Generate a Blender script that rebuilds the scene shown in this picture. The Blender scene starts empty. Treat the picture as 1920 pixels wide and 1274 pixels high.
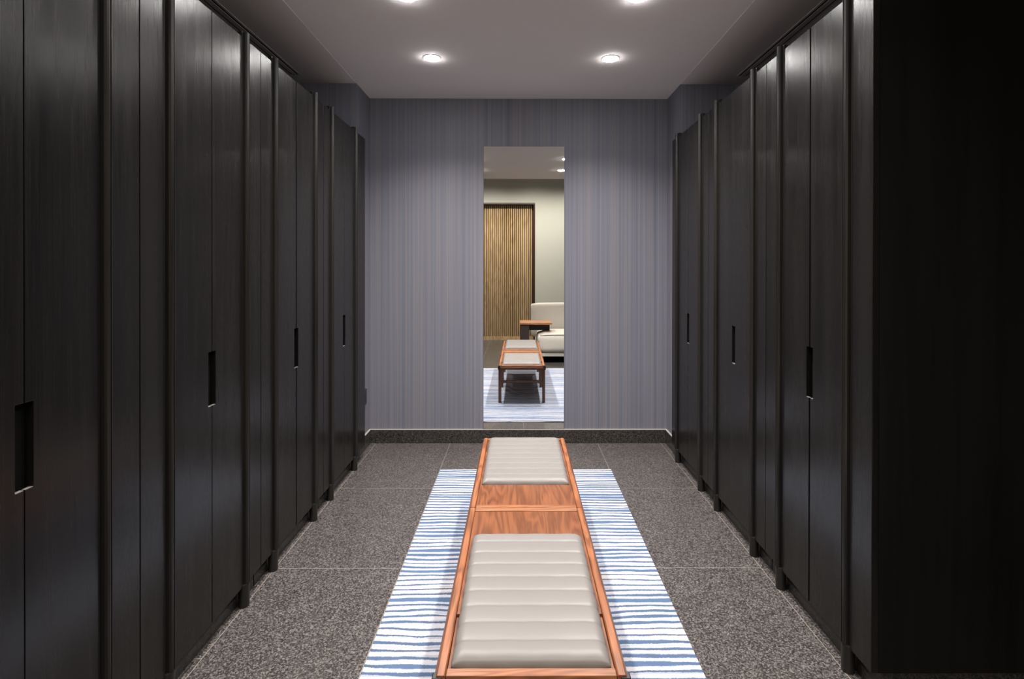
import bpy, bmesh, math, random
from mathutils import Vector, Matrix

# ------------------------------------------------------------------ camera
scene = bpy.context.scene
C = scene.collection
cam_data = bpy.data.cameras.new('camera')
cam_data.sensor_width = 36.0
cam_data.sensor_fit = 'HORIZONTAL'
cam_data.lens = 36.0 * 1000.0 / 1920.0
cam_data.shift_x = (960.0 - 978.2) / 1920.0
cam_data.shift_y = (504.7 - 637.0) / 1920.0
cam_data.clip_start = 0.02
cam = bpy.data.objects.new('camera', cam_data)
C.objects.link(cam)
YAW, PITCH, ROLL = 0.0054, -0.0035, 0.0013
cam.matrix_world = (Matrix.Translation((0, 0, 1.475)) @ Matrix.Rotation(-YAW, 4, 'Z') @
                    Matrix.Rotation(math.pi / 2 + PITCH, 4, 'X') @ Matrix.Rotation(ROLL, 4, 'Z'))
scene.camera = cam

# ------------------------------------------------------------------ world, exposure, light levels
world = bpy.data.worlds.new('world')
world.use_nodes = True
world.node_tree.nodes['Background'].inputs[0].default_value = (0.8, 0.85, 1.0, 1)
world.node_tree.nodes['Background'].inputs[1].default_value = 0.0
scene.world = world
scene.view_settings.view_transform = 'Standard'
scene.view_settings.look = 'None'
scene.view_settings.gamma = 1.0
scene.view_settings.exposure = 0.0
scene.cycles.use_denoising = True
scene.cycles.max_bounces = 10
scene.cycles.diffuse_bounces = 6
scene.cycles.sample_clamp_indirect = 6.0

CORRIDOR_WATT = 146.0
CORRIDOR_CONE = 131.0
CORRIDOR_COL = (1.0, 0.925, 0.875)
LOBBY_WATT = 145.0
LOBBY_COL = (1.0, 0.93, 0.82)
LENS_GLOW = 150.0

# main measures (metres)
WALL_Y = 4.469
XL, XR = -1.2477, 1.2417          # end-wall corners
PILLAR_Y = 4.1015
CEIL = 2.885
LOBBY_CEIL = 3.5
SOF = 0.0015                       # darker ceiling zones over the wardrobes sit this much lower
CORR_Y0 = 0.40                    # where the low ceiling begins
LOBBY_Y = -1.86
SIDE = 1.92                       # outer walls behind the wardrobes
FL, FR = -1.186, 1.199            # wardrobe front planes

# ------------------------------------------------------------------ materials
def new_mat(name):
    m = bpy.data.materials.new(name)
    m.use_nodes = True
    nt = m.node_tree
    b = nt.nodes['Principled BSDF']
    return m, nt, b

def N(nt, kind, **kw):
    n = nt.nodes.new(kind)
    for k, v in kw.items():
        if k in n.inputs.keys():
            n.inputs[k].default_value = v
        else:
            setattr(n, k, v)
    return n

def coords(nt, scale=(1, 1, 1), kind='Object'):
    tc = nt.nodes.new('ShaderNodeTexCoord')
    mp = nt.nodes.new('ShaderNodeMapping')
    mp.inputs['Scale'].default_value = scale
    nt.links.new(tc.outputs[kind], mp.inputs['Vector'])
    return mp.outputs['Vector']

def ramp(nt, fac, stops, interp='LINEAR'):
    r = nt.nodes.new('ShaderNodeValToRGB')
    r.color_ramp.interpolation = interp
    els = r.color_ramp.elements
    while len(els) < len(stops):
        els.new(0.5)
    for e, (p, c) in zip(els, stops):
        e.position = p
        e.color = (c[0], c[1], c[2], 1) if not isinstance(c, (int, float)) else (c, c, c, 1)
    nt.links.new(fac, r.inputs[0])
    return r.outputs[0]

def math_node(nt, op, a, b=None, clamp=False):
    n = nt.nodes.new('ShaderNodeMath')
    n.operation = op
    n.use_clamp = clamp
    for i, v in enumerate((a, b)):
        if v is None:
            continue
        if isinstance(v, (int, float)):
            n.inputs[i].default_value = v
        else:
            nt.links.new(v, n.inputs[i])
    return n.outputs[0]

def noise(nt, vec, scale, detail=2.0, rough=0.5, dist=0.0):
    n = nt.nodes.new('ShaderNodeTexNoise')
    n.inputs['Scale'].default_value = scale
    n.inputs['Detail'].default_value = detail
    n.inputs['Roughness'].default_value = rough
    n.inputs['Distortion'].default_value = dist
    nt.links.new(vec, n.inputs['Vector'])
    return n.outputs['Fac']

def mix(nt, fac, a, b):
    n = nt.nodes.new('ShaderNodeMix')
    n.data_type = 'RGBA'
    for sock, v in ((n.inputs['Factor'], fac), (n.inputs['A'], a), (n.inputs['B'], b)):
        if isinstance(v, (int, float)):
            sock.default_value = v
        elif isinstance(v, tuple):
            sock.default_value = (v[0], v[1], v[2], 1)
        else:
            nt.links.new(v, sock)
    return n.outputs['Result']

def bump(nt, b, height, strength=0.2, dist=0.002):
    n = nt.nodes.new('ShaderNodeBump')
    n.inputs['Strength'].default_value = strength
    n.inputs['Distance'].default_value = dist
    nt.links.new(height, n.inputs['Height'])
    nt.links.new(n.outputs[0], b.inputs['Normal'])

def simple(name, col, rough=0.5, metal=0.0, spec=0.5, var=0.06, vscale=6.0):
    m, nt, b = new_mat(name)
    v = coords(nt)
    f = noise(nt, v, vscale, 3)
    lo = tuple(c * (1 - var) for c in col)
    hi = tuple(min(1, c * (1 + var)) for c in col)
    nt.links.new(mix(nt, f, lo, hi), b.inputs['Base Color'])
    b.inputs['Roughness'].default_value = rough
    b.inputs['Metallic'].default_value = metal
    b.inputs['Specular IOR Level'].default_value = spec
    return m

def black_wood(name='black stained oak', mul=0.34, r0=0.15, r1=0.24):
    m, nt, b = new_mat(name)
    oi = nt.nodes.new('ShaderNodeObjectInfo')
    tc = nt.nodes.new('ShaderNodeTexCoord')
    add = nt.nodes.new('ShaderNodeVectorMath'); add.operation = 'MULTIPLY_ADD'
    cmb = nt.nodes.new('ShaderNodeCombineXYZ')
    nt.links.new(oi.outputs['Random'], cmb.inputs[0]); nt.links.new(oi.outputs['Random'], cmb.inputs[1]); nt.links.new(oi.outputs['Random'], cmb.inputs[2])
    nt.links.new(cmb.outputs[0], add.inputs[0]); add.inputs[1].default_value = (7, 13, 5)
    nt.links.new(tc.outputs['Object'], add.inputs[2])
    def st(scale):
        mp = nt.nodes.new('ShaderNodeMapping'); mp.inputs['Scale'].default_value = scale
        nt.links.new(add.outputs[0], mp.inputs['Vector']); return mp.outputs[0]
    fine = noise(nt, st((260, 260, 4)), 1.0, 4, 0.65)
    broad = noise(nt, st((14, 14, 0.6)), 1.0, 3, 0.55, 0.4)
    col = mix(nt, ramp(nt, fine, [(0.32, 0.0), (0.68, 1.0)]), (0.0095 * mul, 0.0088 * mul, 0.0088 * mul), (0.024 * mul, 0.022 * mul, 0.0215 * mul))
    col2 = mix(nt, ramp(nt, broad, [(0.35, 0.0), (0.7, 1.0)]), col, (0.028 * mul, 0.025 * mul, 0.0235 * mul))
    nt.links.new(col2, b.inputs['Base Color'])
    rr = math_node(nt, 'MULTIPLY_ADD', fine, r1 - r0); rr.node.inputs[2].default_value = r0
    r2 = math_node(nt, 'MULTIPLY_ADD', broad, 0.14); nt.links.new(rr, r2.node.inputs[2])
    nt.links.new(r2, b.inputs['Roughness'])
    b.inputs['Specular IOR Level'].default_value = 0.36
    h = math_node(nt, 'ADD', fine, broad)
    bump(nt, b, h, 0.14, 0.0012)
    return m

def walnut(name, dark, light, axis=0, rough=0.38, rings=9.0, spec=0.5):
    """orange brown timber, grain running along the given axis"""
    m, nt, b = new_mat(name)
    sc = [1.0, 1.0, 1.0]
    for i in range(3):
        sc[i] = 0.12 if i == axis else 1.0
    v = coords(nt, tuple(sc))
    warp = noise(nt, v, rings, 2, 0.5, 1.6)
    band = math_node(nt, 'SINE', math_node(nt, 'MULTIPLY', warp, 46.0))
    band = math_node(nt, 'MULTIPLY_ADD', band, 0.5); band.node.inputs[2].default_value = 0.5
    fine_v = coords(nt, tuple(6.0 if i == axis else 190.0 for i in range(3)))
    fine = noise(nt, fine_v, 1.0, 4, 0.65)
    f = math_node(nt, 'ADD', math_node(nt, 'MULTIPLY', band, 0.30), math_node(nt, 'MULTIPLY', fine, 0.72))
    col = ramp(nt, f, [(0.22, dark), (0.75, light)])
    nt.links.new(col, b.inputs['Base Color'])
    b.inputs['Roughness'].default_value = rough
    b.inputs['Specular IOR Level'].default_value = spec
    bump(nt, b, fine, 0.08, 0.001)
    return m

def granite(name, dark, mid, lite, rough=0.22, joints=None, size=1.0):
    m, nt, b = new_mat(name)
    v = coords(nt)
    vor = nt.nodes.new('ShaderNodeTexVoronoi'); vor.inputs['Scale'].default_value = 210 * size
    nt.links.new(v, vor.inputs['Vector'])
    sep = nt.nodes.new('ShaderNodeSeparateColor'); nt.links.new(vor.outputs['Color'], sep.inputs[0])
    n1 = noise(nt, v, 95 * size, 4, 0.75)
    n2 = noise(nt, v, 9, 3, 0.6)
    f = math_node(nt, 'ADD', math_node(nt, 'MULTIPLY', sep.outputs[0], 0.42), math_node(nt, 'MULTIPLY', n1, 0.62))
    f = math_node(nt, 'ADD', f, math_node(nt, 'MULTIPLY', n2, 0.08))
    col = ramp(nt, f, [(0.30, dark), (0.56, mid), (0.80, lite)])
    if joints:
        sx = nt.nodes.new('ShaderNodeSeparateXYZ'); nt.links.new(v, sx.inputs[0])
        jm = None
        def line(coord, at, w=0.0013):
            d = math_node(nt, 'ABSOLUTE', math_node(nt, 'SUBTRACT', coord, at))
            return math_node(nt, 'LESS_THAN', d, w)
        inner = math_node(nt, 'LESS_THAN', math_node(nt, 'ABSOLUTE', sx.outputs[0]), 1.19)
        outer = math_node(nt, 'SUBTRACT', 1.0, inner)
        allj = []
        for x in joints['x']:
            allj.append(line(sx.outputs[0], x))
        for y in joints['y']:
            allj.append(math_node(nt, 'MULTIPLY', line(sx.outputs[1], y), inner))
        for y in joints['yo']:
            allj.append(math_node(nt, 'MULTIPLY', line(sx.outputs[1], y), outer))
        jm = allj[0]
        for k in allj[1:]:
            jm = math_node(nt, 'MAXIMUM', jm, k)
        col = mix(nt, jm, col, (0.30, 0.27, 0.24))
    nt.links.new(col, b.inputs['Base Color'])
    b.inputs['Roughness'].default_value = rough
    b.inputs['Specular IOR Level'].default_value = 0.45
    bump(nt, b, n1, 0.05, 0.0006)
    return m

def wallpaper(name):
    m, nt, b = new_mat(name)
    v1 = coords(nt, (150, 150, 0.25))
    v2 = coords(nt, (38, 38, 0.12))
    v3 = coords(nt, (420, 420, 2.0))
    a = noise(nt, v1, 1.0, 3, 0.7)
    c = noise(nt, v2, 1.0, 3, 0.6)
    d = noise(nt, v3, 1.0, 2, 0.6)
    f = math_node(nt, 'ADD', math_node(nt, 'MULTIPLY', a, 0.55), math_node(nt, 'MULTIPLY', c, 0.30))
    f = math_node(nt, 'ADD', f, math_node(nt, 'MULTIPLY', d, 0.15))
    col = ramp(nt, f, [(0.32, (0.108, 0.114, 0.150)), (0.50, (0.152, 0.158, 0.198)), (0.68, (0.228, 0.226, 0.258))])
    tint = mix(nt, ramp(nt, c, [(0.44, 0.0), (0.66, 0.50)]), col, (0.195, 0.180, 0.182))
    nt.links.new(tint, b.inputs['Base Color'])
    b.inputs['Roughness'].default_value = 0.55
    b.inputs['Specular IOR Level'].default_value = 0.35
    bump(nt, b, f, 0.12, 0.001)
    return m

def rug_mat():
    m, nt, b = new_mat('striped rug')
    v = coords(nt)
    sx = nt.nodes.new('ShaderNodeSeparateXYZ'); nt.links.new(v, sx.inputs[0])
    x, y = sx.outputs[0], sx.outputs[1]
    def ma(a, k, c):
        n = math_node(nt, 'MULTIPLY_ADD', a, k)
        if isinstance(c, (int, float)):
            n.node.inputs[2].default_value = c
        else:
            nt.links.new(c, n.node.inputs[2])
        return n
    wob = noise(nt, coords(nt, (1.5, 3.5, 1)), 1.0, 2, 0.5)
    wob2 = noise(nt, coords(nt, (9.0, 16.0, 1)), 1.0, 2, 0.5)
    yw = ma(wob, 0.060, ma(wob2, 0.014, y))
    q = math_node(nt, 'POWER', math_node(nt, 'MAXIMUM', math_node(nt, 'SUBTRACT', yw, 1.2), 0.0), 2.0)
    fuzz = ma(noise(nt, v, 260, 2, 0.7), 0.30, -0.15)
    def layer(freq, off, w0, wr, px, seed):
        c = ma(q, 0.15, ma(yw, freq, off))
        idx = math_node(nt, 'FLOOR', c)
        d = math_node(nt, 'ABSOLUTE', math_node(nt, 'SUBTRACT', math_node(nt, 'FRACT', c), 0.5))
        wn = nt.nodes.new('ShaderNodeTexWhiteNoise'); wn.noise_dimensions = '1D'
        nt.links.new(ma(idx, 1.37, seed), wn.inputs['W'])
        cmb = nt.nodes.new('ShaderNodeCombineXYZ')
        nt.links.new(math_node(nt, 'MULTIPLY', x, px), cmb.inputs[0])
        nt.links.new(math_node(nt, 'MULTIPLY', idx, 7.31), cmb.inputs[1])
        along = noise(nt, cmb.outputs[0], 1.0, 3, 0.6)
        w = ma(math_node(nt, 'POWER', wn.outputs['Value'], 1.2), wr, w0)
        w = math_node(nt, 'MULTIPLY', w, ma(along, 2.6, ma(y, 0.13, -0.62)))
        t = math_node(nt, 'ADD', math_node(nt, 'SUBTRACT', w, d), fuzz)
        return ramp(nt, math_node(nt, 'ADD', t, 0.5), [(0.47, 0.0), (0.53, 1.0)]), wn.outputs['Value'], along
    m1, r1, a1 = layer(26.2, 0.0, 0.125, 0.19, 1.7, 3.1)
    m2, r2, a2 = layer(21.0, 0.4, 0.02, 0.10, 2.3, 11.7)
    cl = noise(nt, coords(nt, (1.2, 6.0, 1)), 1.6, 3, 0.6)
    ground = mix(nt, ramp(nt, cl, [(0.42, 0.0), (0.70, 1.0)]), (0.55, 0.55, 0.60), (0.42, 0.48, 0.61))
    warm = noise(nt, coords(nt, (2.2, 13.0, 1)), 1.0, 2, 0.6)
    ground = mix(nt, ramp(nt, warm, [(0.55, 0.0), (0.70, 0.7)]), ground, (0.60, 0.555, 0.54))
    blue = mix(nt, ramp(nt, r1, [(0.2, 0.0), (0.9, 1.0)]), (0.055, 0.090, 0.165), (0.072, 0.142, 0.285))
    blue = mix(nt, ramp(nt, a1, [(0.36, 0.75), (0.50, 0.0)]), blue, (0.040, 0.050, 0.075))
    blue = mix(nt, noise(nt, v, 300, 2, 0.7), blue, (0.115, 0.16, 0.25))
    col = mix(nt, math_node(nt, 'MULTIPLY', m2, 0.45), ground, (0.20, 0.25, 0.36))
    col = mix(nt, m1, col, blue)
    nt.links.new(col, b.inputs['Base Color'])
    b.inputs['Roughness'].default_value = 0.95
    b.inputs['Specular IOR Level'].default_value = 0.1
    bump(nt, b, noise(nt, v, 420, 3, 0.7), 0.5, 0.003)
    return m

def leather():
    m, nt, b = new_mat('cream leather')
    v = coords(nt)
    n = noise(nt, v, 5, 3, 0.5)
    nt.links.new(mix(nt, n, (0.186, 0.175, 0.168), (0.200, 0.190, 0.184)), b.inputs['Base Color'])
    b.inputs['Roughness'].default_value = 0.42
    b.inputs['Specular IOR Level'].default_value = 0.4
    bump(nt, b, noise(nt, v, 420, 3, 0.6), 0.06, 0.0008)
    return m

def emit(name, col, s):
    m, nt, b = new_mat(name)
    b.inputs['Base Color'].default_value = (*col, 1)
    b.inputs['Emission Color'].default_value = (*col, 1)
    b.inputs['Emission Strength'].default_value = s
    return m

M = {}
M['wood'] = black_wood()
M['wood_side'] = black_wood('black end panel', 0.2, 0.4, 0.5)
M['wood_side'].node_tree.nodes['Principled BSDF'].inputs['Specular IOR Level'].default_value = 0.22
M['inside'] = simple('black interior board', (0.006, 0.006, 0.006), 0.8, spec=0.1)
M['post'] = black_wood('black post timber', 0.6, 0.22, 0.32)
M['post'].node_tree.nodes['Principled BSDF'].inputs['Specular IOR Level'].default_value = 0.5
M['frame'] = walnut('orange walnut frame', (0.115, 0.034, 0.012), (0.35, 0.130, 0.052), 1, 0.36)
M['endrail'] = walnut('orange walnut rail', (0.15, 0.050, 0.019), (0.38, 0.150, 0.064), 0, 0.36)
M['board'] = walnut('brown walnut board', (0.098, 0.028, 0.009), (0.235, 0.082, 0.031), 1, 0.34, 7.0)
M['dark_leg'] = walnut('dark walnut leg', (0.045, 0.018, 0.010), (0.13, 0.055, 0.030), 2, 0.4)
M['leather'] = leather()
M['cap'] = simple('black cap', (0.008, 0.008, 0.010), 0.45)
M['floor'] = granite('grey granite floor', (0.014, 0.013, 0.0125), (0.060, 0.055, 0.053), (0.200, 0.183, 0.177), 0.28,
                     dict(x=[-1.19, -0.572, 0.045, 0.662, 1.19], y=[3.549, 2.608, 1.667, 0.726, -0.215, -1.156], yo=[3.89, 2.95, 2.007, 1.066, 0.125]))
M['skirting'] = granite('dark granite skirting', (0.008, 0.008, 0.008), (0.030, 0.028, 0.027), (0.085, 0.078, 0.074), 0.25)
M['shade_plinth'] = granite('dark granite plinth', (0.005, 0.005, 0.005), (0.016, 0.015, 0.0145), (0.045, 0.041, 0.039), 0.4)  # granite darkened to hold the shade under the doors
M['caulk'] = simple('pale joint', (0.42, 0.40, 0.39), 0.6)
M['wallpaper'] = wallpaper('grey lilac wallpaper')
M['ceiling'] = simple('matt ceiling paint', (0.90, 0.85, 0.84), 0.85, spec=0.15, var=0.02, vscale=1.5)
M['ceiling_darker'] = simple('darker ceiling tone', (0.80, 0.745, 0.73), 0.75, spec=0.2, var=0.02, vscale=1.5)
M['lobby_ceiling'] = simple('white ceiling paint', (0.62, 0.60, 0.56), 0.85, spec=0.15, var=0.02)
M['cream'] = simple('cream wall paint', (0.565, 0.565, 0.515), 0.8, spec=0.15, var=0.02)
M['dark_wall'] = simple('dark wall panel', (0.012, 0.011, 0.011), 0.7, spec=0.2)
M['rug'] = rug_mat()
M['lens'] = emit('lit lamp lens', (1.0, 0.98, 0.96), LENS_GLOW)
M['lens_lobby'] = emit('added lobby lamp lens', (1.0, 0.95, 0.88), 8.0)
M['trim'] = simple('white lamp ring', (0.75, 0.74, 0.73), 0.4)
M['slat'] = walnut('honey oak slat', (0.40, 0.265, 0.130), (0.68, 0.475, 0.265), 2, 0.45, 4.0)
M['slat_back'] = simple('brown backing board', (0.075, 0.032, 0.013), 0.6)
M['dark_brown'] = simple('dark brown frame', (0.055, 0.022, 0.012), 0.45)
M['fabric'] = simple('cream upholstery', (0.60, 0.565, 0.505), 0.9, spec=0.2, var=0.04, vscale=30)
M['piping'] = simple('dark piping', (0.03, 0.025, 0.022), 0.6)
M['arm'] = walnut('walnut arm board', (0.25, 0.10, 0.045), (0.52, 0.26, 0.13), 0, 0.4)
M['dark_arm'] = simple('dark arm timber', (0.035, 0.022, 0.018), 0.45)
M['slot_frame'] = simple('grey vent frame', (0.55, 0.50, 0.48), 0.5)
M['head_rail'] = simple('grey brown rail', (0.16, 0.14, 0.12), 0.6)
M['black'] = simple('black slot', (0.004, 0.004, 0.004), 0.9, spec=0.05)
M['socket'] = simple('black socket plastic', (0.02, 0.02, 0.024), 0.35)
mm, nt_, b_ = new_mat('mirror glass')
b_.inputs['Base Color'].default_value = (0.93, 0.94, 0.925, 1)
b_.inputs['Metallic'].default_value = 1.0
b_.inputs['Roughness'].default_value = 0.0
M['mirror'] = mm
M['slot_glint'] = simple('slot edge glint', (0.22, 0.21, 0.20), 0.4)  # pale colour painted for the glint on the slot's lower edge
M['glass_edge'] = simple('mirror edge', (0.10, 0.105, 0.11), 0.25)

# ------------------------------------------------------------------ geometry helpers
def box(bm, x0, x1, y0, y1, z0, z1, bevel=0.0, seg=1):
    vs = [bm.verts.new(p) for p in ((x0, y0, z0), (x1, y0, z0), (x1, y1, z0), (x0, y1, z0),
                                    (x0, y0, z1), (x1, y0, z1), (x1, y1, z1), (x0, y1, z1))]
    fs = [bm.faces.new([vs[i] for i in f]) for f in ((3, 2, 1, 0), (4, 5, 6, 7), (0, 1, 5, 4), (1, 2, 6, 5), (2, 3, 7, 6), (3, 0, 4, 7))]
    if bevel > 0:
        es = list({e for f in fs for e in f.edges})
        bmesh.ops.bevel(bm, geom=es, offset=bevel, segments=seg, profile=0.5, affect='EDGES')

def boxes(*args):
    bm = bmesh.new()
    for a in args:
        box(bm, *a)
    return bm

def prism(bm, pts, z0, z1, axis='z'):
    """closed outline pts (a,b) swept along the axis"""
    def P(a, b, c):
        return {'z': (a, b, c), 'y': (a, c, b), 'x': (c, a, b)}[axis]
    lo = [bm.verts.new(P(a, b, z0)) for a, b in pts]
    hi = [bm.verts.new(P(a, b, z1)) for a, b in pts]
    n = len(pts)
    bm.faces.new(lo[::-1]); bm.faces.new(hi)
    for i in range(n):
        bm.faces.new((lo[i], lo[(i + 1) % n], hi[(i + 1) % n], hi[i]))
    bmesh.ops.recalc_face_normals(bm, faces=bm.faces)

def lathe(bm, prof, n=32, cx=0, cy=0):
    rings = []
    for r, z in prof:
        rings.append([bm.verts.new((cx + r * math.cos(2 * math.pi * k / n), cy + r * math.sin(2 * math.pi * k / n), z)) for k in range(n)])
    for a, b in zip(rings, rings[1:]):
        for k in range(n):
            bm.faces.new((a[k], a[(k + 1) % n], b[(k + 1) % n], b[k]))
    return rings

def obj(name, bm, mat, parent=None, loc=(0, 0, 0), smooth=False, bevel=0.0, normals=True):
    if normals:
        bmesh.ops.recalc_face_normals(bm, faces=bm.faces)
    me = bpy.data.meshes.new(name)
    bm.to_mesh(me); bm.free()
    me.materials.append(mat)
    o = bpy.data.objects.new(name, me)
    C.objects.link(o)
    o.location = loc
    if parent is not None:
        o.parent = parent
    if smooth:
        for p in me.polygons:
            p.use_smooth = True
    if bevel > 0:
        md = o.modifiers.new('bevel', 'BEVEL'); md.width = bevel; md.segments = 2; md.limit_method = 'ANGLE'
        md.angle_limit = math.radians(40)
    return o

def tag(o, label, cat, group=None):
    o['label'] = label; o['category'] = cat
    if group:
        o['group'] = group
    return o

def thing(name, label, cat, loc=(0, 0, 0), rz=0.0, group=None):
    o = bpy.data.objects.new(name, None)
    o.empty_display_size = 0.1
    C.objects.link(o)
    o.location = loc; o.rotation_euler = (0, 0, rz)
    return tag(o, label, cat, group)

def struct(name, bm, mat, parent=None):
    o = obj(name, bm, mat, parent)
    if parent is None:
        o['kind'] = 'structure'
    return o

# ------------------------------------------------------------------ the room
struct('floor', boxes((-2.6, 2.6, LOBBY_Y - 0.3, WALL_Y + 0.2, -0.1, 0.0)), M['floor'])
struct('ceiling', boxes((-SIDE - 0.1, SIDE + 0.1, CORR_Y0, WALL_Y + 0.2, CEIL, CEIL + 0.15)), M['ceiling'])
struct('ceiling_lobby', boxes((-2.6, 2.6, LOBBY_Y - 0.3, CORR_Y0, LOBBY_CEIL, LOBBY_CEIL + 0.1)), M['lobby_ceiling'])
struct('trim_ceiling_step', boxes((-2.6, 2.6, CORR_Y0, CORR_Y0 + 0.1, CEIL + 0.15, LOBBY_CEIL)), M['lobby_ceiling'])
struct('wall_back', boxes((-SIDE, SIDE, WALL_Y, WALL_Y + 0.12, 0, CEIL)), M['wallpaper'])
struct('wall_pillar_left', boxes((-SIDE, XL, PILLAR_Y, WALL_Y, 0, CEIL)), M['wallpaper'])
struct('wall_pillar_right', boxes((XR, SIDE, PILLAR_Y, WALL_Y, 0, CEIL)), M['wallpaper'])
struct('wall_left', boxes((-SIDE - 0.12, -SIDE, CORR_Y0, WALL_Y + 0.12, 0, CEIL)), M['wallpaper'])
struct('wall_right', boxes((SIDE, SIDE + 0.12, 1.79, WALL_Y + 0.12, 0, CEIL)), M['wallpaper'])
struct('wall_right_near', boxes((SIDE, SIDE + 0.12, CORR_Y0, 1.79, 0, CEIL)), M['dark_wall'])
struct('wall_lobby_left', boxes((-2.6, -2.5, LOBBY_Y - 0.3, CORR_Y0 + 0.1, 0, LOBBY_CEIL)), M['dark_wall'])
struct('wall_lobby_right', boxes((2.5, 2.6, LOBBY_Y - 0.3, CORR_Y0 + 0.1, 0, LOBBY_CEIL)), M['dark_wall'])
struct('wall_lobby_return_left', boxes((-2.5, -SIDE - 0.12, CORR_Y0, CORR_Y0 + 0.1, 0, LOBBY_CEIL)), M['dark_wall'])
struct('wall_lobby_return_right', boxes((SIDE + 0.12, 2.5, CORR_Y0, CORR_Y0 + 0.1, 0, LOBBY_CEIL)), M['dark_wall'])
SCR_X = 0.325; SCR_TOP = 2.735
struct('wall_front', boxes((SCR_X + 0.001, 2.5, LOBBY_Y - 0.3, LOBBY_Y + 0.10, 0, LOBBY_CEIL),
                           (-2.5, SCR_X + 0.001, LOBBY_Y - 0.3, LOBBY_Y + 0.10, SCR_TOP + 0.03, LOBBY_CEIL),
                           (-2.5, SCR_X + 0.001, LOBBY_Y - 0.3, LOBBY_Y - 0.2, 0, SCR_TOP + 0.03)), M['cream'])
struct('ceiling_darker_left', boxes((-SIDE, XL, CORR_Y0, PILLAR_Y, CEIL - SOF, CEIL)), M['ceiling_darker'])
struct('ceiling_darker_right', boxes((XR, SIDE, CORR_Y0, PILLAR_Y, CEIL - SOF, CEIL)), M['ceiling_darker'])
# granite skirting with its pale joint
SK = 0.112
struct('baseboard_back', boxes((XL + 0.012, XR - 0.012, WALL_Y - 0.012, WALL_Y, 0, SK)), M['skirting'])
struct('baseboard_left', boxes((XL, XL + 0.012, PILLAR_Y, WALL_Y, 0, SK)), M['skirting'])
struct('baseboard_right', boxes((XR - 0.012, XR, PILLAR_Y, WALL_Y, 0, SK)), M['skirting'])
struct('trim_joint_back', boxes((XL + 0.012, XR - 0.012, WALL_Y - 0.012, WALL_Y, SK, SK + 0.005)), M['caulk'])
struct('trim_joint_left', boxes((XL, XL + 0.012, PILLAR_Y, WALL_Y, SK, SK + 0.005)), M['caulk'])
struct('trim_joint_right', boxes((XR - 0.012, XR, PILLAR_Y, WALL_Y, SK, SK + 0.005)), M['caulk'])

# ------------------------------------------------------------------ wardrobes
Z0, Z1, ZP = 0.095, 2.462, 2.486
HZ0, HZ1 = 0.937, 1.147
def post_outline():
    pts = [(-0.022, -0.021), (-0.003, -0.021), (-0.003, -0.0125), (-0.009, -0.012), (-0.009, -0.0108), (0.006, -0.0105)]
    pts += [(0.012, -0.0085), (0.0155, -0.0045), (0.0160, -0.0022), (0.0128, -0.0016), (0.0128, 0.0016), (0.0160, 0.0022), (0.0155, 0.0045), (0.012, 0.0085)]
    pts += [(0.006, 0.0105), (-0.009, 0.0108), (-0.009, 0.012), (-0.003, 0.0125), (-0.003, 0.021), (-0.022, 0.021)]
    return [(u if u < -0.02 else u * 1.12, v * 1.13) for u, v in pts]

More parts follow.
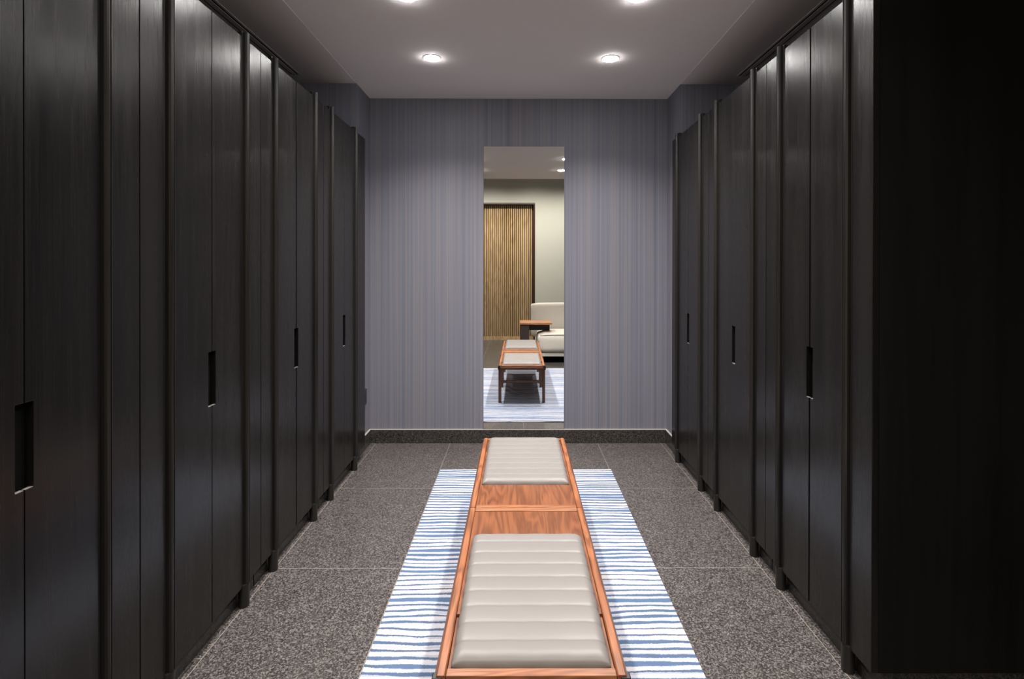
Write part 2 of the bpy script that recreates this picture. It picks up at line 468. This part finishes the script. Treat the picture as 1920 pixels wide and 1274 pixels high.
def wardrobe(side, y0, y1, pa, pb, label, gap=0.003, tilt=(0.0, 0.0), over=0.0):
    """one unit: doors between two posts, a fixed stile each side. side -1 = left run, +1 = right run"""
    x = FL if side < 0 else FR
    s = 1 if side < 0 else -1                    # outward direction of the front
    root = thing('wardrobe', label, 'wardrobe', (x, y0, 0), 0.0, 'black timber wardrobes along both walls')
    W = y1 - y0
    a, b = pa - y0, pb - y0
    D = 0.62
    def X(v):
        return v * s
    def bx(u0, u1, *r):
        p, q = sorted((X(u0), X(u1)))
        return (p, q) + r
    e = 0.0015
    carc = boxes(bx(-D, -0.024, e, e + 0.018, Z0, Z1 + 0.003), bx(-D, -0.024, W - e - 0.018, W - e, Z0, Z1 + 0.003),
                 bx(-D, -0.024, e + 0.018, W - e - 0.018, Z1 - 0.017, Z1 + 0.003), bx(-D, -0.024, e + 0.018, W - e - 0.018, Z0, Z0 + 0.02),
                 bx(-D, -D + 0.012, e + 0.018, W - e - 0.018, Z0 + 0.02, Z1 - 0.017))
    obj('carcass', carc, M['wood_side'], root)
    obj('back_board', boxes(bx(-0.42, -0.40, e + 0.019, W - e - 0.019, Z0 + 0.021, Z1 - 0.018)), M['inside'], root)
    obj('shade_plinth', boxes(bx(-D + 0.02, -0.034, 0.004, W - 0.004, 0.0, Z0 - 0.001)), M['shade_plinth'], root)  # set forward, its dark face stands in for the shaded floor
    for (u, v) in ((e, a - 0.0252), (b + 0.0252, W - e + over)):
        if v - u > 0.03:
            obj('side_panel', boxes(bx(-0.0235, 0.0, u, v, Z0, Z1)), M['wood'], root, bevel=0.0012)
    mid = (a + b) / 2
    nw = 0.024                                     # half the handle slot
    for k, (u, v) in enumerate(((a + 0.0252, mid - gap / 2), (mid + gap / 2, b - 0.0252))):
        hinge = u if k == 0 else v
        ctr = v if k == 0 else u
        d = -1 if k == 0 else 1
        nn = mid + d * nw
        # outline in (y,z), notch at the meeting edge
        out = [(hinge, Z0), (ctr, Z0), (ctr, HZ0), (nn, HZ0), (nn, HZ1), (ctr, HZ1), (ctr, Z1), (hinge, Z1)]
        out = [(p - hinge, q) for p, q in out]
        bm = bmesh.new()
        p, q = sorted((X(-0.0225), X(0.0)))
        prism(bm, out, p, q, 'x')
        dr = obj('door', bm, M['wood'], root, (0, hinge, 0), bevel=0.001)
        dr.rotation_euler = (0, 0, tilt[k])
        # dark lining of the finger slot
        c0, c1 = sorted((nn, ctr))
        c0 -= hinge; c1 -= hinge
        p, q = sorted((X(-0.040), X(-0.0228)))
        obj('handle_recess', boxes((p, q, min(c0, c1) - 0.004, max(c0, c1) - (0.0005 if k == 0 else 0) , HZ0 - 0.006, HZ1 + 0.006)), M['inside'], dr)
        # pale strip painting the glint on the cut edge at the slot foot
        p, q = sorted((X(-0.010), X(-0.0005)))
        obj('slot_glint', boxes((p, q, c0 + 0.001, c1 - 0.001, HZ0 - 0.0002, HZ0 + 0.0008)), M['slot_glint'], dr)
    for yy in (a, b):
        bm = bmesh.new()
        pts = [(X(u), v) for u, v in post_outline()]
        prism(bm, pts, Z0 + 0.008, ZP)
        pst = obj('post', bm, M['post'], root, (0, yy, 0))
        bm = bmesh.new()
        rings = lathe(bm, [(0.0215, 0.0), (0.0225, 0.002), (0.0225, Z0 + 0.004), (0.0210, Z0 + 0.0075)], 24, X(-0.0075), 0)
        bm.faces.new(rings[0][::-1]); bm.faces.new(rings[-1])
        obj('foot', bm, M['post'], pst, smooth=False)
    return root

LEFT = [(0.87, 1.675, 1.035, 1.535, 'black wardrobe nearest the camera on the left wall, cut by the photo edge', 0.003, (0, 0)),
        (1.6765, 2.458, 1.815, 2.320, 'black wardrobe second from the camera in the left row', 0.003, (0, 0.003)),
        (2.4595, 3.2425, 2.596, 3.105, 'black wardrobe third in the left row, wide dark gap between its doors', 0.009, (0.004, 0.0)),
        (3.244, 4.099, 3.380, 3.875, 'black wardrobe at the far end of the left row by the lilac wall', 0.003, (0, 0), 0.022)]
RIGHT = [(1.80, 2.580, 1.940, 2.441, 'black wardrobe nearest the camera on the right, its dark end panel showing', 0.009, (0.0, -0.003)),
         (2.5815, 3.367, 2.720, 3.225, 'black wardrobe in the middle of the right row of three', 0.002, (0.0, 0.011)),
         (3.3685, 4.099, 3.513, 4.0245, 'black wardrobe at the far end of the right row by the lilac wall', 0.003, (0, 0), 0.066)]
for row in LEFT:
    wardrobe(-1, *row)
for row in RIGHT:
    wardrobe(1, *row)

# ------------------------------------------------------------------ benches
BX0, BX1, BT = -0.2202, 0.2874, 0.4302
BCX = (BX0 + BX1) / 2; BW = (BX1 - BX0)
def rounded_pad(x0, x1, y0, y1, z0, z1, nch):
    """quilted pad: channels running across x, pillowed edges"""
    bm = bmesh.new()
    nx, per = 40, 16
    ny = nch * per
    grid = []
    for j in range(ny + 1):
        row = []
        v = j / ny
        ch = (v * nch) % 1.0
        if j in (0, ny): ch = 0.0
        puff = (max(0.0, 1 - (2 * ch - 1) ** 2)) ** 0.34
        ey = min(v * nch, (1 - v) * nch)
        for i in range(nx + 1):
            # denser near the edges
            t = i / nx
            u = 0.5 - 0.5 * math.cos(math.pi * t)
            ex = min(u, 1 - u) / 0.07
            side = 1.0 if ex >= 1 else math.sqrt(max(0.0, 1 - (1 - ex) ** 2.2))
            endf = 1.0 if ey >= 0.45 else math.sqrt(max(0.0, 1 - (1 - ey / 0.45) ** 2.2))
            z = z0 + (z1 - z0) * min(side, 1.0) * endf * (0.83 + 0.17 * puff)
            xx = x0 + (x1 - x0) * u
            # seams pinch the edge slightly
            pinch = (1 - puff) * 0.004 * (1 if 0 < j < ny else 0)
            if u < 0.1: xx += pinch
            if u > 0.9: xx -= pinch
            pull = -0.008 * (max(0.0, 1 - min(u, 1 - u) / 0.12)) ** 1.6
            wob = pull + 0.0012 * math.sin(7 * u * math.pi + (v * nch // 1) * 1.7)
            row.append(bm.verts.new((xx, y0 + (y1 - y0) * v + (wob if 0 < j < ny else 0), max(z, z0 + 0.0005))))
        grid.append(row)
    for j in range(ny):
        for i in range(nx):
            bm.faces.new((grid[j][i], grid[j][i + 1], grid[j + 1][i + 1], grid[j + 1][i]))
    # skirt and base
    ring = [grid[0][i] for i in range(nx + 1)] + [grid[j][nx] for j in range(1, ny + 1)] + \
           [grid[ny][i] for i in range(nx - 1, -1, -1)] + [grid[j][0] for j in range(ny - 1, 0, -1)]
    low = [bm.verts.new((v.co.x, v.co.y, z0 - 0.004)) for v in ring]
    n = len(ring)
    for k in range(n):
        bm.faces.new((ring[k], low[k], low[(k + 1) % n], ring[(k + 1) % n]))
    bm.faces.new(low)
    return bm

def bench(y_board_end, length, direction, label):
    """direction +1: pad runs away from board end towards +y ; -1: towards the camera"""
    L = length
    y0 = y_board_end if direction > 0 else y_board_end - L
    root = thing('bench', label, 'bench', (BCX, y0, 0), 0, 'orange walnut benches on the striped rug')
    h = BW / 2
    RW = 0.033; T = 0.032
    # side rails: rounded outer edge
    def rail(sx):
        bm = bmesh.new()
        o_, i_ = sx * h, sx * (h - RW)
        pts = [(o_ - sx * 0.003, BT - T), (o_, BT - T + 0.004), (o_ - sx * 0.001, BT - 0.022), (o_ - sx * 0.0105, BT - 0.002), (o_ - sx * 0.013, BT),
               (i_ + sx * 0.003, BT), (i_, BT - 0.003), (i_, BT - T)]
        prism(bm, pts, 0.0, L, 'y')
        return bm
    for sx in (-1, 1):
        obj('side_rail', rail(sx), M['frame'], root)
    g = 0.0012
    for (u, v) in ((0.0, RW - 0.006), (L - RW + 0.006, L)):
        obj('end_rail', boxes((-h + RW + g, h - RW - g, u, v, BT - T, BT - 0.0008, 0.0025, 2)), M['endrail'], root)
    # boards inside the frame, split where the lid meets
    inner = h - RW - 0.0015
    def Y(f):        # distance from the board end
        return f if direction > 0 else L - f
    e0 = RW - 0.0045
    def span(f0, f1):
        p, q = sorted((Y(f0), Y(f1))); return p, q
    p, q = span(e0, 0.703)
    obj('top_board', boxes((-inner, inner, p, q, BT - 0.024, BT - 0.0035)), M['board'], root, bevel=0.0008)
    p, q = span(0.705, L - e0)
    obj('seat_board', boxes((-inner, inner, p, q, BT - 0.028, BT - 0.012)), M['board'], root, bevel=0.0008)
    # pad
    p, q = span(0.247, L - 0.030)
    obj('seat_pad', rounded_pad(-h + 0.043, h - 0.043, p, q, BT - 0.0035, BT + 0.022, 9), M['leather'], root, smooth=True)
    # pad underside reaches the lower board
    # aprons and legs
    for sx in (-1, 1):
        o_ = sx * (h - 0.008); i_ = sx * (h - 0.026)
        a_, b_ = sorted((o_, i_))
        obj('apron', boxes((a_, b_, 0.135, L - 0.135, BT - T - 0.034, BT - T)), M['dark_leg'], root, bevel=0.002)
        for yy in (0.105, L - 0.105):
            lg = obj('leg', boxes((min(sx * (h - 0.001), sx * (h - 0.033)), max(sx * (h - 0.001), sx * (h - 0.033)), yy - 0.018, yy + 0.018, 0.009, BT - T)), M['dark_leg'], root, bevel=0.003)
        obj('side_stretcher', boxes((min(sx * (h - 0.010), sx * (h - 0.024)), max(sx * (h - 0.010), sx * (h - 0.024)), 0.123, L - 0.123, 0.325, 0.347)), M['dark_leg'], root, bevel=0.002)
    for yy in (0.105, L - 0.105):
        obj('stretcher', boxes((-h + 0.033, h - 0.033, yy - 0.010, yy + 0.010, 0.222, 0.250)), M['dark_leg'], root, bevel=0.003)
        obj('cross_apron', boxes((-h + 0.033, h - 0.033, yy - 0.011, yy + 0.011, BT - T - 0.030, BT - T)), M['dark_leg'], root, bevel=0.002)
    # black caps on the frame's corners
    for sx in (-1, 1):
        for yy in (0.0, L):
            sgn = -1 if yy == 0 else 1
            y_in, y_out = (yy - sgn * 0.020, yy + sgn * 0.0035)
            a_, b_ = sorted((sx * (h - 0.024), sx * (h + 0.0015)))
            c_, d_ = sorted((y_in, y_out))
            if (yy == 0.0 and direction < 0) or (yy == L and direction > 0):
                obj('corner_cap', boxes((a_, b_, c_, d_, BT - T - 0.016, BT - 0.005)), M['cap'], root, bevel=0.003)
    return root

bench(2.3115, 0.951, -1, 'walnut bench nearest the camera, its wide cream quilted pad filling the lower frame')
bench(2.3155, 0.939, 1, 'walnut bench farther from the camera, in front of the tall mirror')

# ------------------------------------------------------------------ rug
bm = boxes((-0.5669, 0.6709, 1.19, 3.8602, 0.0, 0.009))
rug = obj('rug', bm, M['rug'], bevel=0.002)
tag(rug, 'white rug with uneven blue stripes under the two benches', 'rug')

# ------------------------------------------------------------------ mirror
mir = thing('mirror', 'tall frameless mirror on the lilac end wall', 'mirror', (0.042, WALL_Y, SK + 0.0055))
mg = obj('mirror_glass', boxes((-0.3363, 0.3373, -0.008, -0.0070, 0.0012, 2.3655)), M['mirror'], mir)
obj('mirror_edge', boxes((-0.3383, 0.339, -0.0069, -0.0002, 0.0, 2.367)), M['glass_edge'], mir)

# ------------------------------------------------------------------ recessed lamps
def downlight(x, y, z, label, group, watt, col, lens, cone):
    root = thing('downlight', label, 'ceiling light', (x, y, z), 0, group)
    bm = bmesh.new()
    lathe(bm, [(0.0525, -0.0002), (0.0525, -0.0035), (0.0555, -0.0038), (0.058, -0.0015), (0.058, -0.0002)], 40)
    obj('trim_ring', bm, M['trim'], root, smooth=True)
    bm = bmesh.new()
    r = lathe(bm, [(0.052, -0.0003), (0.052, -0.0030), (0.048, -0.0075), (0.036, -0.0105), (0.018, -0.012)], 40)
    bm.faces.new(r[-1]); bm.faces.new(r[0][::-1])
    obj('lamp_lens', bm, lens, root, smooth=True)
    ld = bpy.data.lights.new('lamp_light', 'SPOT')
    ld.energy = watt; ld.color = col
    ld.spot_size = math.radians(cone); ld.spot_blend = 1.0
    ld.shadow_soft_size = 0.055
    lo = bpy.data.objects.new('lamp_light', ld); C.objects.link(lo)
    lo.parent = root; lo.location = (0, 0, -0.055)
    return root
rows = [(3.60, 'nearest the end wall'), (2.78, 'second from the end wall'), (1.98, 'third from the end wall'), (1.17, 'farthest from the end wall')]
for (y, t), dim in zip(rows, (1.0, 1.0, 0.56, 0.12)):
    for (x, s) in ((-0.587, 'left'), (0.616, 'right')):
        downlight(x, y, CEIL, 'lit round ceiling downlight, %s line, %s' % (s, t), 'round downlights in the locker room ceiling',
                  CORRIDOR_WATT * dim, CORRIDOR_COL, M['lens'], CORRIDOR_CONE)
for (x, t) in ((-1.5, 'leftmost over the oak screen'), (-0.6, 'over the middle of the oak screen'), (0.3, 'over the edge of the oak screen'), (1.2, 'over the sofa')):
    downlight(x, -0.85, LOBBY_CEIL, 'unseen round lamp added in the high lobby ceiling, ' + t, 'added lobby downlights, unseen', LOBBY_WATT, LOBBY_COL, M['lens_lobby'], 140)  # unseen lamps added to brighten the mirrored lobby

# ------------------------------------------------------------------ ceiling slots
def slot(xc, label):
    r = thing('air_vent', label, 'air vent', (xc, 2.55, CEIL - SOF), 0, 'slot vents over the wardrobes')
    h = 1.365
    w = 0.027
    obj('vent_frame', boxes((-w - 0.014, -w, -h, h, -0.004, -0.0003), (w, w + 0.014, -h, h, -0.004, -0.0003), (-0.015, 0.015, -h, h, -0.006, -0.0003)), M['slot_frame'], r)
    obj('vent_slot', boxes((-w, -0.015, -h, h, -0.0012, -0.0003), (0.015, w, -h, h, -0.0012, -0.0003)), M['black'], r)
slot(-1.640, 'long dark slot vent in the ceiling above the left wardrobes')
slot(1.640, 'long dark double slot vent in the ceiling above the right wardrobes')

# ------------------------------------------------------------------ wall socket behind the left row
sk = thing('wall_socket', 'small black socket plate low on the wall past the left wardrobes', 'socket', (XL, 4.285, 0.428))
obj('plate', boxes((0.0003, 0.018, -0.038, 0.038, -0.062, 0.062)), M['socket'], sk, bevel=0.002)
obj('rocker', boxes((0.0182, 0.022, -0.02, 0.02, -0.03, 0.03)), M['socket'], sk, bevel=0.001)

# ------------------------------------------------------------------ slatted screen seen in the mirror
scr = thing('slatted_screen', 'honey oak screen of upright slats, seen in the mirror', 'screen', (0, LOBBY_Y, 0))
obj('backing_board', boxes((-2.45, SCR_X, -0.06, -0.04, 0.0, SCR_TOP)), M['slat_back'], scr)
bm = bmesh.new()
x = -1.30
while x < SCR_X - 0.05:
    box(bm, x, x + 0.024, -0.04, 0.0, 0.07, SCR_TOP - 0.012)
    x += 0.0405
obj('slat_panel', bm, M['slat'], scr)
obj('bottom_rail', boxes((-1.33, SCR_X - 0.032, -0.04, 0.004, 0.0, 0.07)), M['slat'], scr)
obj('frame_post', boxes((SCR_X - 0.030, SCR_X, -0.04, 0.10, 0.0, SCR_TOP)), M['dark_brown'], scr)
obj('head_rail', boxes((-2.45, SCR_X, -0.04, 0.10, SCR_TOP, SCR_TOP + 0.028)), M['head_rail'], scr)
obj('side_board', boxes((-2.45, -1.34, -0.04, 0.0, 0.0, SCR_TOP - 0.012)), M['slat'], scr)

# ------------------------------------------------------------------ sofa seen in the mirror (stands beside the camera, facing the mirror)
sofa = thing('sofa', 'cream sofa with flat walnut arm, seen in the mirror', 'sofa', (0.0, 0.0, 0.0))
def cushion(x0, x1, y0, y1, z0, z1, r=0.05, crown=0.02):
    bm = bmesh.new()
    nx, ny = 26, 22
    rings = []
    # superellipsoid-like box
    def P(u, v):      # u,v in -1..1 on each of six faces handled through cube projection
        pass
    bmesh.ops.create_cube(bm, size=2.0)
    bmesh.ops.subdivide_edges(bm, edges=bm.edges[:], cuts=11, use_grid_fill=True)
    hx, hy, hz = (x1 - x0) / 2, (y1 - y0) / 2, (z1 - z0) / 2
    for v in bm.verts:
        c = v.co.copy()
        q = Vector((c.x * hx, c.y * hy, c.z * hz))
        core = Vector((max(-hx + r, min(hx - r, q.x)), max(-hy + r, min(hy - r, q.y)), max(-hz + r, min(hz - r, q.z))))
        d = q - core
        if d.length > 1e-6:
            q = core + d.normalized() * min(r, d.length)
        # crown on the top and front
        q.z += math.copysign(crown, c.z) * (1 - c.x ** 2) * (1 - c.y ** 2) * (1 if abs(c.z) > 0.99 else 0.0)
        q.y += math.copysign(crown * 0.7, c.y) * (1 - c.x ** 2) * (1 - c.z ** 2) * (1 if abs(c.y) > 0.99 else 0.0)
        v.co = q + Vector(((x0 + x1) / 2, (y0 + y1) / 2, (z0 + z1) / 2))
    return bm
obj('sofa_base', boxes((0.09, 1.75, -0.18, 0.76, 0.105, 0.155)), M['fabric'], sofa, bevel=0.006)
obj('shade_plinth', boxes((0.14, 1.70, -0.12, 0.66, 0.0, 0.103)), M['black'], sofa)  # solid black box painting the shadow gap under the sofa
sc_ = obj('seat_cushion', cushion(0.29, 1.70, -0.02, 0.80, 0.160, 0.445, 0.075, 0.02), M['fabric'], sofa, smooth=True)
# piping along the top front edge
bm = bmesh.new()
pts = []
for t in range(0, 41):
    u = t / 40
    pts.append(Vector((0.325 + (1.665 - 0.325) * u, 0.775, 0.432 + 0.008 * math.sin(math.pi * u))))
for a, b in zip(pts, pts[1:]):
    d = (b - a)
    box(bm, a.x, b.x, 0.770, 0.782, min(a.z, b.z) - 0.004, max(a.z, b.z) + 0.004)
obj('piping', bm, M['piping'], sc_)
obj('back_cushion', cushion(0.20, 1.70, -0.20, -0.03, 0.30, 0.865, 0.05, 0.012), M['fabric'], sofa, smooth=True)
obj('arm_board', boxes((0.018, 0.52, 0.20, 0.60, 0.575, 0.607)), M['arm'], sofa, bevel=0.004)
obj('arm_post', boxes((0.022, 0.165, 0.46, 0.58, 0.0, 0.573)), M['dark_arm'], sofa, bevel=0.004)
obj('arm_panel', boxes((0.022, 0.085, -0.16, 0.458, 0.0, 0.573)), M['dark_arm'], sofa, bevel=0.004)
obj('arm_shelf', boxes((0.167, 0.50, 0.22, 0.30, 0.455, 0.573)), M['dark_arm'], sofa, bevel=0.003)
